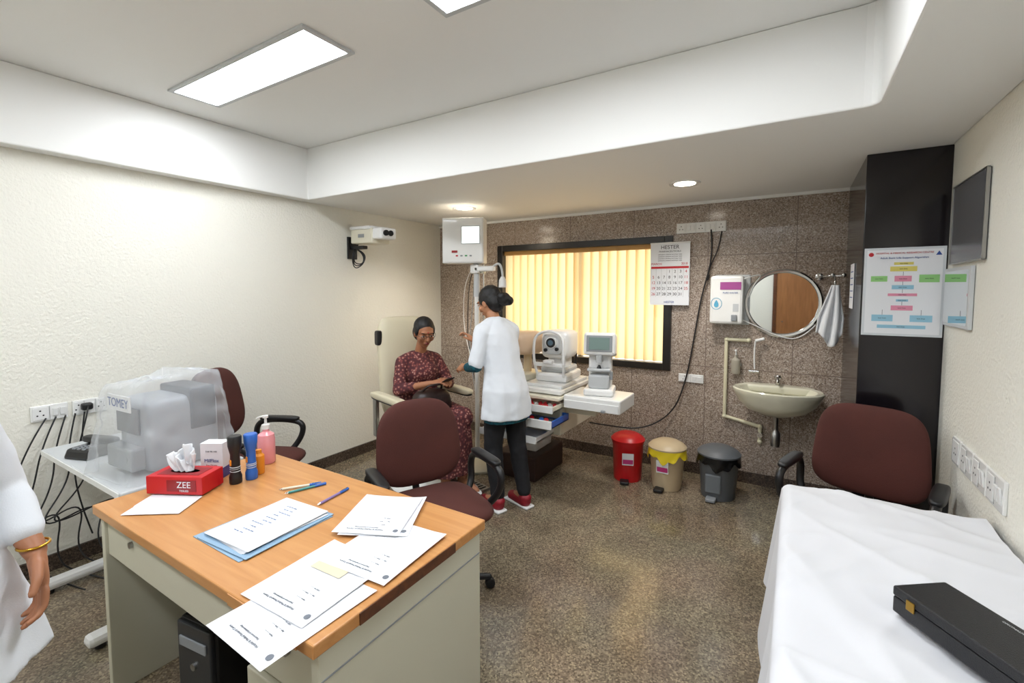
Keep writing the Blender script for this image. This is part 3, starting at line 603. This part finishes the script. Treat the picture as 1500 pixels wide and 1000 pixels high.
tube('arm',vs,[(.18,-.02,1.75),(.24,-.02,1.80),(.28,-.02,1.72),(.28,-.02,1.66)],.010,LGREY); lathe('lamp_head',vs,[(.014,.05),(.03,.02),(.034,-.04),(.001,-.042)],WHITE,loc=(.28,-.02,1.62))
for i in range(3): tube(f'cable_{i}',vs,[(.02,-.03,1.78),(-.2+.05*i,.1,1.7),(-.35+.06*i,.25,1.3+.05*i),(-.25,.2,1.0),(-.05,.05,.8-.1*i)],.004,[WHITE,BLACK,GREY][i])
# ---------------------------------------------------------------- instrument stand
ins=root('ophthalmic_instrument_table',(0,0,0))
boxes('table_top',ins,[bx(-2.12,-1.47,3.10,3.80,.765,.80)],WHITE2,bevel=.008)
boxes('riser_plinth',ins,[bx(-1.82,-1.49,3.16,3.66,.80,.825)],WHITE,bevel=.006)
boxes('upper_carcass',ins,[bx(-2.10,-1.49,3.13,3.78,.70,.762)],CREAM2,bevel=.006)
boxes('middle_carcass',ins,[bx(-2.10,-1.50,3.16,3.78,.44,.695)],CREAM2,bevel=.006)
boxes('keyboard_shelf',ins,[bx(-2.10,-1.46,3.04,3.2,.735,.758)],CREAM2,bevel=.004)
boxes('column',ins,[bx(-2.04,-1.82,3.35,3.65,.08,.45)],WHITE,bevel=.01); boxes('floor_plinth',ins,[bx(-2.12,-1.74,3.2,3.72,0,.20)],M('dark_brown_plinth','#35201a',.5),bevel=.01)
def drawer(nm,x0,x1,y0,y1,z0,z1,mat,fr):
    boxes(nm,ins,[bx(x0,x1,y0,y1,z0,z0+.008),bx(x0,x0+.01,y0,y1,z0,z1),bx(x1-.01,x1,y0,y1,z0,z1),bx(x0,x1,y1-.01,y1,z0,z1)],mat); boxes(nm+'_front',ins,[bx(x0-.005,x1+.005,y0-.014,y0,z0-.004,z1+.008)],fr,bevel=.003)
drawer('lens_drawer_top',-2.03,-1.47,2.96,3.2,.665,.705,CREAM2,WHITE); drawer('lens_drawer_mid',-2.03,-1.45,2.90,3.2,.565,.615,BLUE,WHITE); drawer('lens_drawer_low',-2.05,-1.56,2.88,3.2,.45,.49,WHITE,WHITE)
for i in range(26): 
    lathe(f'trial_lens_{i}',ins,[(.001,0),(.015,0),(.016,.004),(.001,.004)],REDINK if i%3 else CHROME,loc=(-1.99+.04*(i%13),3.02+.06*(i//13),.692),rot=(R(60),0,0),seg=14)
for i in range(13): 
    lathe(f'trial_lens_b{i}',ins,[(.001,0),(.018,0),(.019,.004),(.001,.004)],[BLACK,BLUE,RED][i%3],loc=(-1.97+.04*i,2.98,.60),rot=(R(60),0,0),seg=14)
boxes('red_lining',ins,[bx(-2.02,-1.48,2.97,3.12,.673,.678)],RED)
boxes('dark_lining',ins,[bx(-2.02,-1.47,2.91,3.12,.573,.578)],BLACK)
boxes('side_tray',ins,[bx(-1.46,-1.02,3.12,3.46,.675,.775)],WHITE2,bevel=.01); boxes('side_tray_front',ins,[bx(-1.45,-1.03,3.11,3.12,.68,.74)],WHITE,bevel=.003); boxes('swing_arm',ins,[bx(-1.65,-1.25,3.25,3.33,.60,.675)],CREAM2,bevel=.01); box('tray_knob',ins,(-1.14,3.10,.69),(.03,.02,.02),GREY,.005)
ar=root('auto_refractometer',(-1.65,3.42,.825),R(4))
box('base',ar,(0,.02,.035),(.27,.36,.07),WHITE,.02); box('stage',ar,(0,.03,.09),(.22,.28,.045),LGREY,.015); sq('neck',ar,(0,.05,.17),(.08,.09,.09),WHITE); 
sq('head',ar,(0,.04,.29),(.125,.15,.115),WHITE,e1=.4,e2=.5); sq('front_nose',ar,(0,-.10,.30),(.085,.05,.085),LGREY,e1=.5,e2=.5); box('monitor_back',ar,(.0,.18,.3),(.2,.04,.16),WHITE,.01)
for nm,x,z,r_ in (('main_lens',0,.315,.038),('side_lens_a',-.045,.255,.014),('side_lens_b',.05,.265,.014)): cyl(nm,ar,(x,-.12,z),(x,-.165,z),r_,BLACK)
cyl('lens_rim',ar,(0,-.12,.315),(0,-.158,.315),.047,WHITE2); cyl('lens_glass',ar,(0,-.164,.315),(0,-.167,.315),.022,M('lens_glass','#5a7080',.05))
for s in(-1,1): tube(f'chinrest_post_{s}',ar,[(s*.11,-.16,.05),(s*.125,-.20,.15),(s*.125,-.21,.27),(s*.12,-.20,.36),(s*.06,-.19,.405),(0,-.185,.41)],.011,WHITE)
sq('chin_cup',ar,(0,-.2,.17),(.04,.03,.014),WHITE); box('chin_bar',ar,(0,-.195,.145),(.25,.03,.03),WHITE,.008); cyl('joystick',ar,(.09,.17,.1),(.09,.18,.2),.012,BLACK)
lm=root('digital_lensmeter',(-1.24,3.30,.775),R(14))
box('base',lm,(0,0,.025),(.22,.24,.05),WHITE,.015); box('back_column',lm,(0,.05,.2),(.17,.12,.32),WHITE,.02); box('head',lm,(0,.02,.37),(.235,.17,.17),WHITE,.02,rot=(R(-10),0,0)); box('screen_bezel',lm,(0,-.065,.385),(.19,.012,.12),GREY,.004,rot=(R(-10),0,0)); box('screen',lm,(0,-.073,.386),(.15,.005,.09),SCRG,.001,rot=(R(-10),0,0))
for i in range(5): box(f'key_{i}',lm,(-.07+.035*i,-.055,.305),(.02,.012,.014),GREY,.003)
box('lens_table',lm,(0,-.05,.19),(.17,.08,.02),LGREY,.006); cyl('nozzle',lm,(0,-.06,.2),(0,-.06,.225),.018,BLACK,r2=.008); cyl('marker',lm,(0,-.06,.245),(0,-.06,.30),.022,LGREY); box('lever',lm,(.09,-.05,.15),(.02,.04,.06),GREY,.005); sq('lower_front',lm,(0,-.03,.1),(.08,.06,.055),LGREY)
kr=root('keratometer',(-1.97,3.40,.80),R(-20)); box('base',kr,(0,.02,.03),(.24,.32,.06),CREAM2,.015); cyl('column',kr,(0,.05,.06),(0,.05,.25),.035,BEIGEB); sq('head',kr,(0,.03,.31),(.11,.15,.10),M('tan_enamel','#cfb498',.35),e1=.5,e2=.5); cyl('barrel',kr,(0,-.1,.31),(0,-.17,.31),.05,BEIGEB); cyl('eyepiece',kr,(0,.17,.31),(0,.23,.31),.025,BLACK)
for s in(-1,1): tube(f'post_{s}',kr,[(s*.11,-.14,.03),(s*.12,-.17,.2),(s*.11,-.17,.38),(0,-.16,.42)],.009,CREAM2)
# ---------------------------------------------------------------- bins
def bin_(name,x,y,mat,r0,r1,h,liner=None,lid=None,fl=.004):
    b=root(name,(x,y,0)); lathe('bucket',b,[(r0,0),(r0+.004,.01),(r1-.006,h*.78),(r1,h*.80),(r1,h*.84),(r1-.02,h*.84),(.001,h*.84)],mat)
    L_=lid or mat; lathe('lid',b,[(r1+.006,h*.84),(r1+.008,h*.87),(r1*.9,h*.93),(r1*.6,h*.985),(r1*.2,h),(.001,h)],L_)
    sq('pedal',b,(-.03,-r0-.03,.018),(.035,.04,.012),BLACK if mat!=DGREY else GREY); box('hinge',b,(0,r1*.98,h*.84),(.06,.02,.03),L_,.004)
    if liner:
        V=[];F=[];nu=60
        for j in range(5):
            for i in range(nu):
                a=2*math.pi*i/nu; rr=r1+.004+fl*.5*j*(1+.6*math.sin(a*9+j)); zz=h*.84-(.017*j)*(1+.35*math.sin(a*4+1)+.2*math.sin(a*11)); V.append((rr*math.cos(a),rr*math.sin(a),zz))
        for j in range(4):
            for i in range(nu): q=(i+1)%nu; F.append((j*nu+i,j*nu+q,(j+1)*nu+q,(j+1)*nu+i))
        mk('liner',V,F,liner,b,smooth=True)
    return b
b=bin_('pedal_bin',-1.14,3.70,RED,.108,.13,.385); b.rotation_euler[2]=R(20)
b2=bin_('pedal_bin',-.82,3.69,BEIGEB,.105,.138,.38,YEL); b3=bin_('pedal_bin',-.45,3.73,DGREY,.115,.145,.385,BLKBAG,DGREY)
for bb,yy in((b,-.124),(b2,-.128)):
    mk('sticker_white',[(-.05,yy-.004,.15),(.04,yy-.004,.15),(.04,yy-.014,.25),(-.05,yy-.014,.25)],[(0,1,2,3)],PLAIN,bb); mk('sticker_pink',[(-.045,yy-.0055,.16),(.035,yy-.0055,.16),(.035,yy-.0145,.20),(-.045,yy-.0145,.20)],[(0,1,2,3)],M('magenta_print','#c2367c',.5),bb)
box('moulded_panel',b3,(-.02,-.128,.13),(.11,.02,.14),M('mid_grey_plastic','#6b7074',.4),.01)
# ---------------------------------------------------------------- wash basin
sk=root('wash_basin',(-.09,3.88,0)); BAS=M('cream_ceramic','#d9d6c0',.12,coat=.5)
lathe('bowl',sk,[(.03,.62),(.10,.635),(.20,.675),(.255,.73),(.285,.79),(.295,.808),(.295,.822),(.285,.83),(.255,.825),(.235,.78),(.19,.71),(.10,.68),(.02,.675),(.001,.675)],BAS,sx=1.0,sy=.75,seg=56)
sq('back_ledge',sk,(0,.165,.80),(.25,.06,.03),BAS,e1=.4,e2=.4); cyl('drain',sk,(0,0,.676),(0,0,.68),.022,CHROME)
cyl('tap_body',sk,(0,.165,.82),(0,.165,.875),.016,CHROME); tube('tap_spout',sk,[(0,.165,.87),(0,.13,.90),(0,.08,.89),(0,.065,.86)],.011,CHROME); lathe('tap_handle',sk,[(.02,.875),(.026,.89),(.02,.905),(.001,.91)],CHROME,loc=(0,.165,0))
cyl('trap_down',sk,(0,0,.64),(0,0,.44),.018,STEEL); lathe('trap_bottle',sk,[(.03,.40),(.034,.42),(.034,.50),(.02,.52),(.02,.53)],STEEL); cyl('trap_out',sk,(0,0,.50),(0,.215,.50),.014,STEEL)
tube('hose_a',sk,[(.03,.15,.80),(.06,.16,.68),(.15,.17,.64),(.10,.21,.58)],.007,WHITE)
pp=root('water_supply_pipe',(0,0,0)); PV=M('cream_pvc','#d8d2b4',.35)
def pipe(n,pts,r=.014,m=PV):
    for i in range(len(pts)-1): cyl(f'{n}_{i}',pp,pts[i],pts[i+1],r,m)
    for i,q in enumerate(pts): sq(f'{n}_elbow_{i}',pp,q,(r*1.35,)*3,m,e1=1,e2=1,nu=16,nv=10)
pipe('riser',[(-.30,4.08,1.16),(-.46,4.08,1.16),(-.46,4.08,.53),(-.20,4.08,.48),(-.20,4.08,.36)]); cyl('valve',pp,(-.20,4.04,.42),(-.20,4.10,.42),.02,CHROME); cyl('tap_a',pp,(-.25,4.06,1.16),(-.19,4.06,1.18),.012,WHITE)
cyl('tap_b',pp,(-.29,4.05,.92),(-.22,4.05,.92),.013,CHROME); tube('hose_b',pp,[(-.25,4.05,1.16),(-.26,4.05,1.05),(-.25,4.05,.94)],.006,WHITE)
sd=root('soap_dispenser',(-.385,4.06,1.0)); lathe('bottle',sd,[(.03,-.11),(.034,-.10),(.034,0),(.014,.02),(.014,.04),(.001,.04)],M('clear_liquid','#a8a294',.2)); cyl('pump',sd,(0,0,.04),(0,0,.075),.007,WHITE); box('nozzle',sd,(0,-.02,.078),(.016,.05,.012),WHITE,.003); box('bracket',sd,(0,.03,-.04),(.08,.03,.02),STEEL,.004)
mi=root('round_wall_mirror',(-.08,YB-.012,1.455)); lathe('glass',mi,[(.001,0),(.232,0),(.232,-.004)],MIRR,rot=(R(90),0,0),seg=64); 
lathe('frame',mi,[(.232,-.012),(.232,.004),(.238,.012),(.252,.014),(.262,.006),(.262,-.012)],CHROME,rot=(R(90),0,0),seg=64)
wp=root('water_purifier',(-.46,4.04,1.48)); box('body',wp,(0,0,0),(.24,.13,.38),WHITE2,.02); box('back_panel',wp,(.03,.055,.0),(.26,.02,.40),LGREY,.01); box('purple_band',wp,(.03,-.0665,.11),(.15,.003,.06),M('magenta_band','#a0488c',.4),.001)
mk('drop_icon',[(-.07+.022*math.sin(a)*(math.sin(a/2)),-.0672,-.03+.03*math.cos(a)) for a in [2*math.pi*k/20 for k in range(20)]],[tuple(range(20))],M('aqua_print','#5aa8c8',.4),wp); tube('ring_icon',wp,[(-.07+.04*math.cos(a),-.066,-.03+.045*math.sin(a)) for a in [k*math.pi/8 for k in range(16)]],.0022,M('aqua_print'),cyc=True); box('tap',wp,(.06,-.07,-.14),(.04,.03,.05),GREY,.006); text('label',wp,'PURE WATER',(.03,-.069,.055),.018,BLUEINK); box('window',wp,(.07,-.066,-.06),(.04,.002,.06),LGREY,0)
tube('power_cable',None,[(-.52,4.10,2.04),(-.53,4.07,1.9),(-.60,4.07,1.75),(-.62,4.07,1.6),(-.60,4.06,1.68)],.005,BLACK)
tube('power_cable',None,[(-.60,4.09,2.05),(-.57,4.06,1.85),(-.66,4.07,1.5),(-.70,4.07,1.2),(-.76,4.07,.8),(-.86,4.06,.5),(-1.1,4.02,.33),(-1.35,3.9,.35),(-1.5,3.75,.4)],.006,BLACK)
tube('purifier_hose',None,[(-.35,4.0,1.64),(-.2,4.06,1.70),(-.28,4.07,1.6),(-.31,4.07,1.5)],.005,WHITE)
tube('purifier_hose',None,[(-.36,4.02,1.33),(-.25,4.06,1.28),(-.1,4.07,1.2),(.05,4.08,1.18),(.14,4.08,1.3)],.004,WHITE)
plate((-.68,YB,2.075),(0,0,0),.385,5); plate((-.73,YB,.81),(0,0,0),.20,2,.07)
for i,(y,ww) in enumerate([(2.81,.11),(2.66,.15),(2.50,.15),(2.33,.17)]): plate((XR,y,.82),(0,0,R(-90)),ww,2 if i else 1,.12)
# calendar
ca=root('wall_calendar',(-.915,YB-.045,1.695)); box('page',ca,(0,0,0),(.325,.004,.53),PLAIN,.001); box('top_bar',ca,(0,-.003,.262),(.33,.008,.012),WHITE,.002)
text('title',ca,'HESTER',(0,-.0035,.225),.045,INK); text('title_b',ca,'PHARMACEUTICALS',(0,-.0035,.19),.02,INK)
for i in range(4): text(f'line_{i}',ca,'ophthalmic solutions and drops range',(0,-.0035,.165-.017*i),.013,INK)
text('month',ca,'MARCH',(-.11,-.0035,.085),.026,REDINK); text('year',ca,'2018',(.12,-.0035,.085),.026,REDINK)
box('red_band',ca,(0,-.0022,.055),(.31,.002,.018),REDINK,0)
nn_=1
for r_ in range(5):
    for k in range(7):
        if (r_==0 and k<3) or nn_>31: continue
        text(f'date_{nn_}',ca,str(nn_),(-.135+.045*k,-.0035,.02-.048*r_),.034,REDINK if k in(0,6) else INK); nn_+=1
for k in range(8): box(f'vline_{k}',ca,(-.157+.045*k,-.0022,-.075),(.0012,.001,.24),GREY,0)
text('footer',ca,'HESTER',(0,-.0035,-.24),.025,BLUEINK)
po=root('medical_flowchart_poster',(.485,3.166,1.545)); box('lamination',po,(0,0,0),(.335,.003,.47),M('laminate','#cfd4d8',.15),.001); box('sheet',po,(0,-.002,.0),(.31,.002,.445),PLAIN,0)
text('title',po,'HOSPITAL & MEDICAL RESEARCH CENTRE',(.0,-.005,.205),.0125,REDINK); text('title_b',po,'Adult Basic Life Support Algorithm',(0,-.005,.18),.014,BLUEINK)
Y_=M('print_yellow','#d9cc6a',.5);G_=M('print_green','#8fc87a',.5);C_=M('print_cyan','#8fbfd4',.5);P_=M('print_pink','#dc8ca4',.5)
for i,(x,z,a,h,mm) in enumerate([(0,.15,.08,.014,Y_),(0,.122,.11,.026,Y_),(-.1,.07,.07,.03,G_),(0,.07,.07,.03,P_),(.105,.07,.08,.04,G_),(0,.025,.09,.022,C_),(0,-.015,.12,.014,P_),(0,-.045,.05,.012,C_),(0,-.085,.09,.026,P_),(-.08,-.14,.09,.035,C_),(.08,-.14,.09,.035,C_),(0,-.185,.2,.018,C_)]):
    box(f'block_{i}',po,(x,-.0035,z),(a,.001,h),mm,0); text(f'block_text_{i}',po,'text lines',(x,-.0048,z),.009,INK)
for i,(x,z,h) in enumerate([(0,.097,.02),(0,.045,.02),(0,.005,.02),(0,-.06,.02),(-.08,-.11,.03),(.08,-.11,.03)]): box(f'arrow_{i}',po,(x,-.0032,z),(.0015,.001,h),INK,0)
mk('logo',[(.125,-.0045,.19),(.15,-.0045,.19),(.1375,-.0045,.212)],[(0,1,2)],BLUEINK,po)
lathe('crest',po,[(.001,0),(.011,0),(.011,.001),(.001,.0015)],REDINK,loc=(-.138,-.0035,.2),rot=(R(90),0,0))
bd=root('framed_notice_board',(XR-.008,2.84,1.865)); box('panel',bd,(0,0,0),(.014,.46,.37),M('dark_grey_board','#5a5a5c',.25),.002); boxes('steel_edge',bd,[((-.004,0,.185),(.012,.47,.006)),((-.004,0,-.185),(.012,.47,.006)),((-.004,.232,0),(.012,.006,.37)),((-.004,-.232,0),(.012,.006,.37))],STEEL)
m2=root('small_wall_mirror',(XR-.010,2.93,1.52)); box('frame',m2,(0,0,0),(.016,.40,.28),LGREY,.003); box('glass',m2,(-.009,0,0),(.002,.37,.25),MIRR,0)
tr_=root('towel_rail',(0,0,0)); tube('rail',tr_,[(.15,4.06,1.655),(.15,3.93,1.655),(.29,3.93,1.655)],.008,CHROME); lathe('rose',tr_,[(.001,0),(.025,0),(.025,.01),(.008,.02),(.001,.02)],CHROME,loc=(.15,YB,1.655),rot=(R(90),0,0)); 
tube('rail_arm',tr_,[(.15,4.10,1.655),(.15,4.06,1.655)],.008,CHROME)
for x in(.15,.22,.285): sq('ball',tr_,(x,3.93,1.66),(.016,.016,.016),CHROME,e1=1,e2=1,nu=16,nv=10)
tube('towel_hook',tr_,[(.235,3.93,1.655),(.235,3.90,1.63),(.235,3.89,1.59),(.235,3.905,1.575)],.005,CHROME)
tw=root('hand_towel',(.235,3.915,1.575)); V=[];F=[];nu,nv=28,24
for j in range(nv+1):
    k=j/nv; wd_=.022+.055*min(1,k*1.5)
    for i in range(nu+1):
        u=i/nu*2-1; V.append((u*wd_ -.025*k,(.024*math.sin(u*8+k*2)*(.4+k*.6))-.03,-k*(.38+.05*math.sin(u*3+1))+.015))
for j in range(nv):
    for i in range(nu): q=j*(nu+1)+i; F.append((q,q+1,q+nu+2,q+nu+1))
o=mk('cloth',V,F,M('white_towel','#e6e8ea',.9,bump=.4,bscale=300),tw,smooth=True); sd_=o.modifiers.new('s','SOLIDIFY'); sd_.thickness=.008
ns2=root('paper_notice',(.306,3.62,1.58)); box('sheet',ns2,(0,0,0),(.003,.2,.28),PLAIN,0)
for i in range(5): box(f'line_{i}',ns2,(-.002,0,.09-.04*i),(.001,.14,.006),BLUEINK,0)
# ---------------------------------------------------------------- bed
bd=root('examination_bed',(0,0,0)); 
for x in(.06,.60):
    for y in(.55,2.28): cyl('leg',bd,(x,y,0),(x,y,.52),.02,STEEL)
boxes('frame',bd,[bx(.02,.64,.5,2.34,.50,.55)],LGREY,bevel=.005); boxes('mattress',bd,[bx(.01,.645,.47,2.36,.55,.675)],M('navy_mattress','#2a3048',.5),bevel=.02)
prof=[]
for k in range(12): prof.append((-.022-.0,.20+.46*k/11))
for k in range(1,7): a=R(180-90*k/6); prof.append((.018+.04*math.cos(a),.66+.028*math.sin(a)))
for k in range(1,61): prof.append((.018+.63*k/61,.688))
V=[];F=[];ny=160; y0,y1=.45,2.385
def ridge(x,y,a,s,ph): 
    v=noise.noise(Vector(((x*math.cos(a)+y*math.sin(a))*s+ph,(-x*math.sin(a)+y*math.cos(a))*s*.22,ph)))
    return (1-min(1,abs(v)*3.2))**2
for j in range(ny+1):
    y=y0+(y1-y0)*j/ny
    for i,(x,z) in enumerate(prof):
        nz=noise.noise(Vector((x*3,y*3,1)))*.009+ridge(x,y,.5,5,3)*.010+ridge(x,y,-.7,6,8)*.008+ridge(x,y,1.3,4,12)*.008
        if i<12:
            k=1-i/11; x2=x-.030*k*(1+math.sin(y*17+2*math.sin(y*5)))*.8-.012*k; z2=z
        else: x2=x; z2=z+nz*min(1,(i-11)/5)
        e=(y-(y1-.05))/.05
        if e>0 and i>=12: z2-=.03*(1-math.sqrt(max(0,1-e*e)))
        V.append((min(x2,XR-.004),y,z2))
pn=len(prof)
for j in range(ny):
    for i in range(pn-1): q=j*pn+i; F.append((q,q+1,q+pn+1,q+pn))
base=ny*pn; 
for k in range(1,9):
    for i in range(pn):
        x,y,z=V[base+i]; V.append((x,y+.004+.008*math.sin(x*30)*k/8,z-(z-.22)*k/8 if z>.22 else z))
for k in range(8):
    for i in range(pn-1):
        a=base+i if k==0 else (ny+k)*pn+i; b_=(ny+1+k)*pn+i; F.append((a,a+1,b_+1,b_))
mk('bed_sheet',V,F,SHEET,bd,smooth=True)
bc=root('black_instrument_case',(.425,1.40,.711),math.atan2(-.8,.6)+math.pi)
BK=M('black_leatherette','#17171a',.38,bump=.25,bscale=400)
box('base',bc,(0,0,.022),(.40,.15,.042),BK,.004); box('lid',bc,(0,0,.057),(.402,.152,.026),BK,.005); GO=M('brass','#a5823c',.35,metal=1)
for x in(-.15,.15):
    for yy in(-.077,.077): box('latch',bc,(x,yy,.045),(.022,.004,.026),GO,.002)
text('label',bc,'OPHTHALMIC INSTRUMENTS',(0,-.055,.0705),.008,LGREY,rot=(0,0,R(180)))
# ---------------------------------------------------------------- camera
cam=D.cameras.new('camera'); cam.lens=16.2; cam.sensor_width=36; cam.shift_y=-.0213; cam.clip_start=.03
co=D.objects.new('camera',cam); co.location=(0,0,1.55); co.rotation_euler=(R(90-3.56),0,R(31.5)); COL.objects.link(co); S.camera=co
S.view_settings.view_transform='Standard'; S.view_settings.exposure=.3
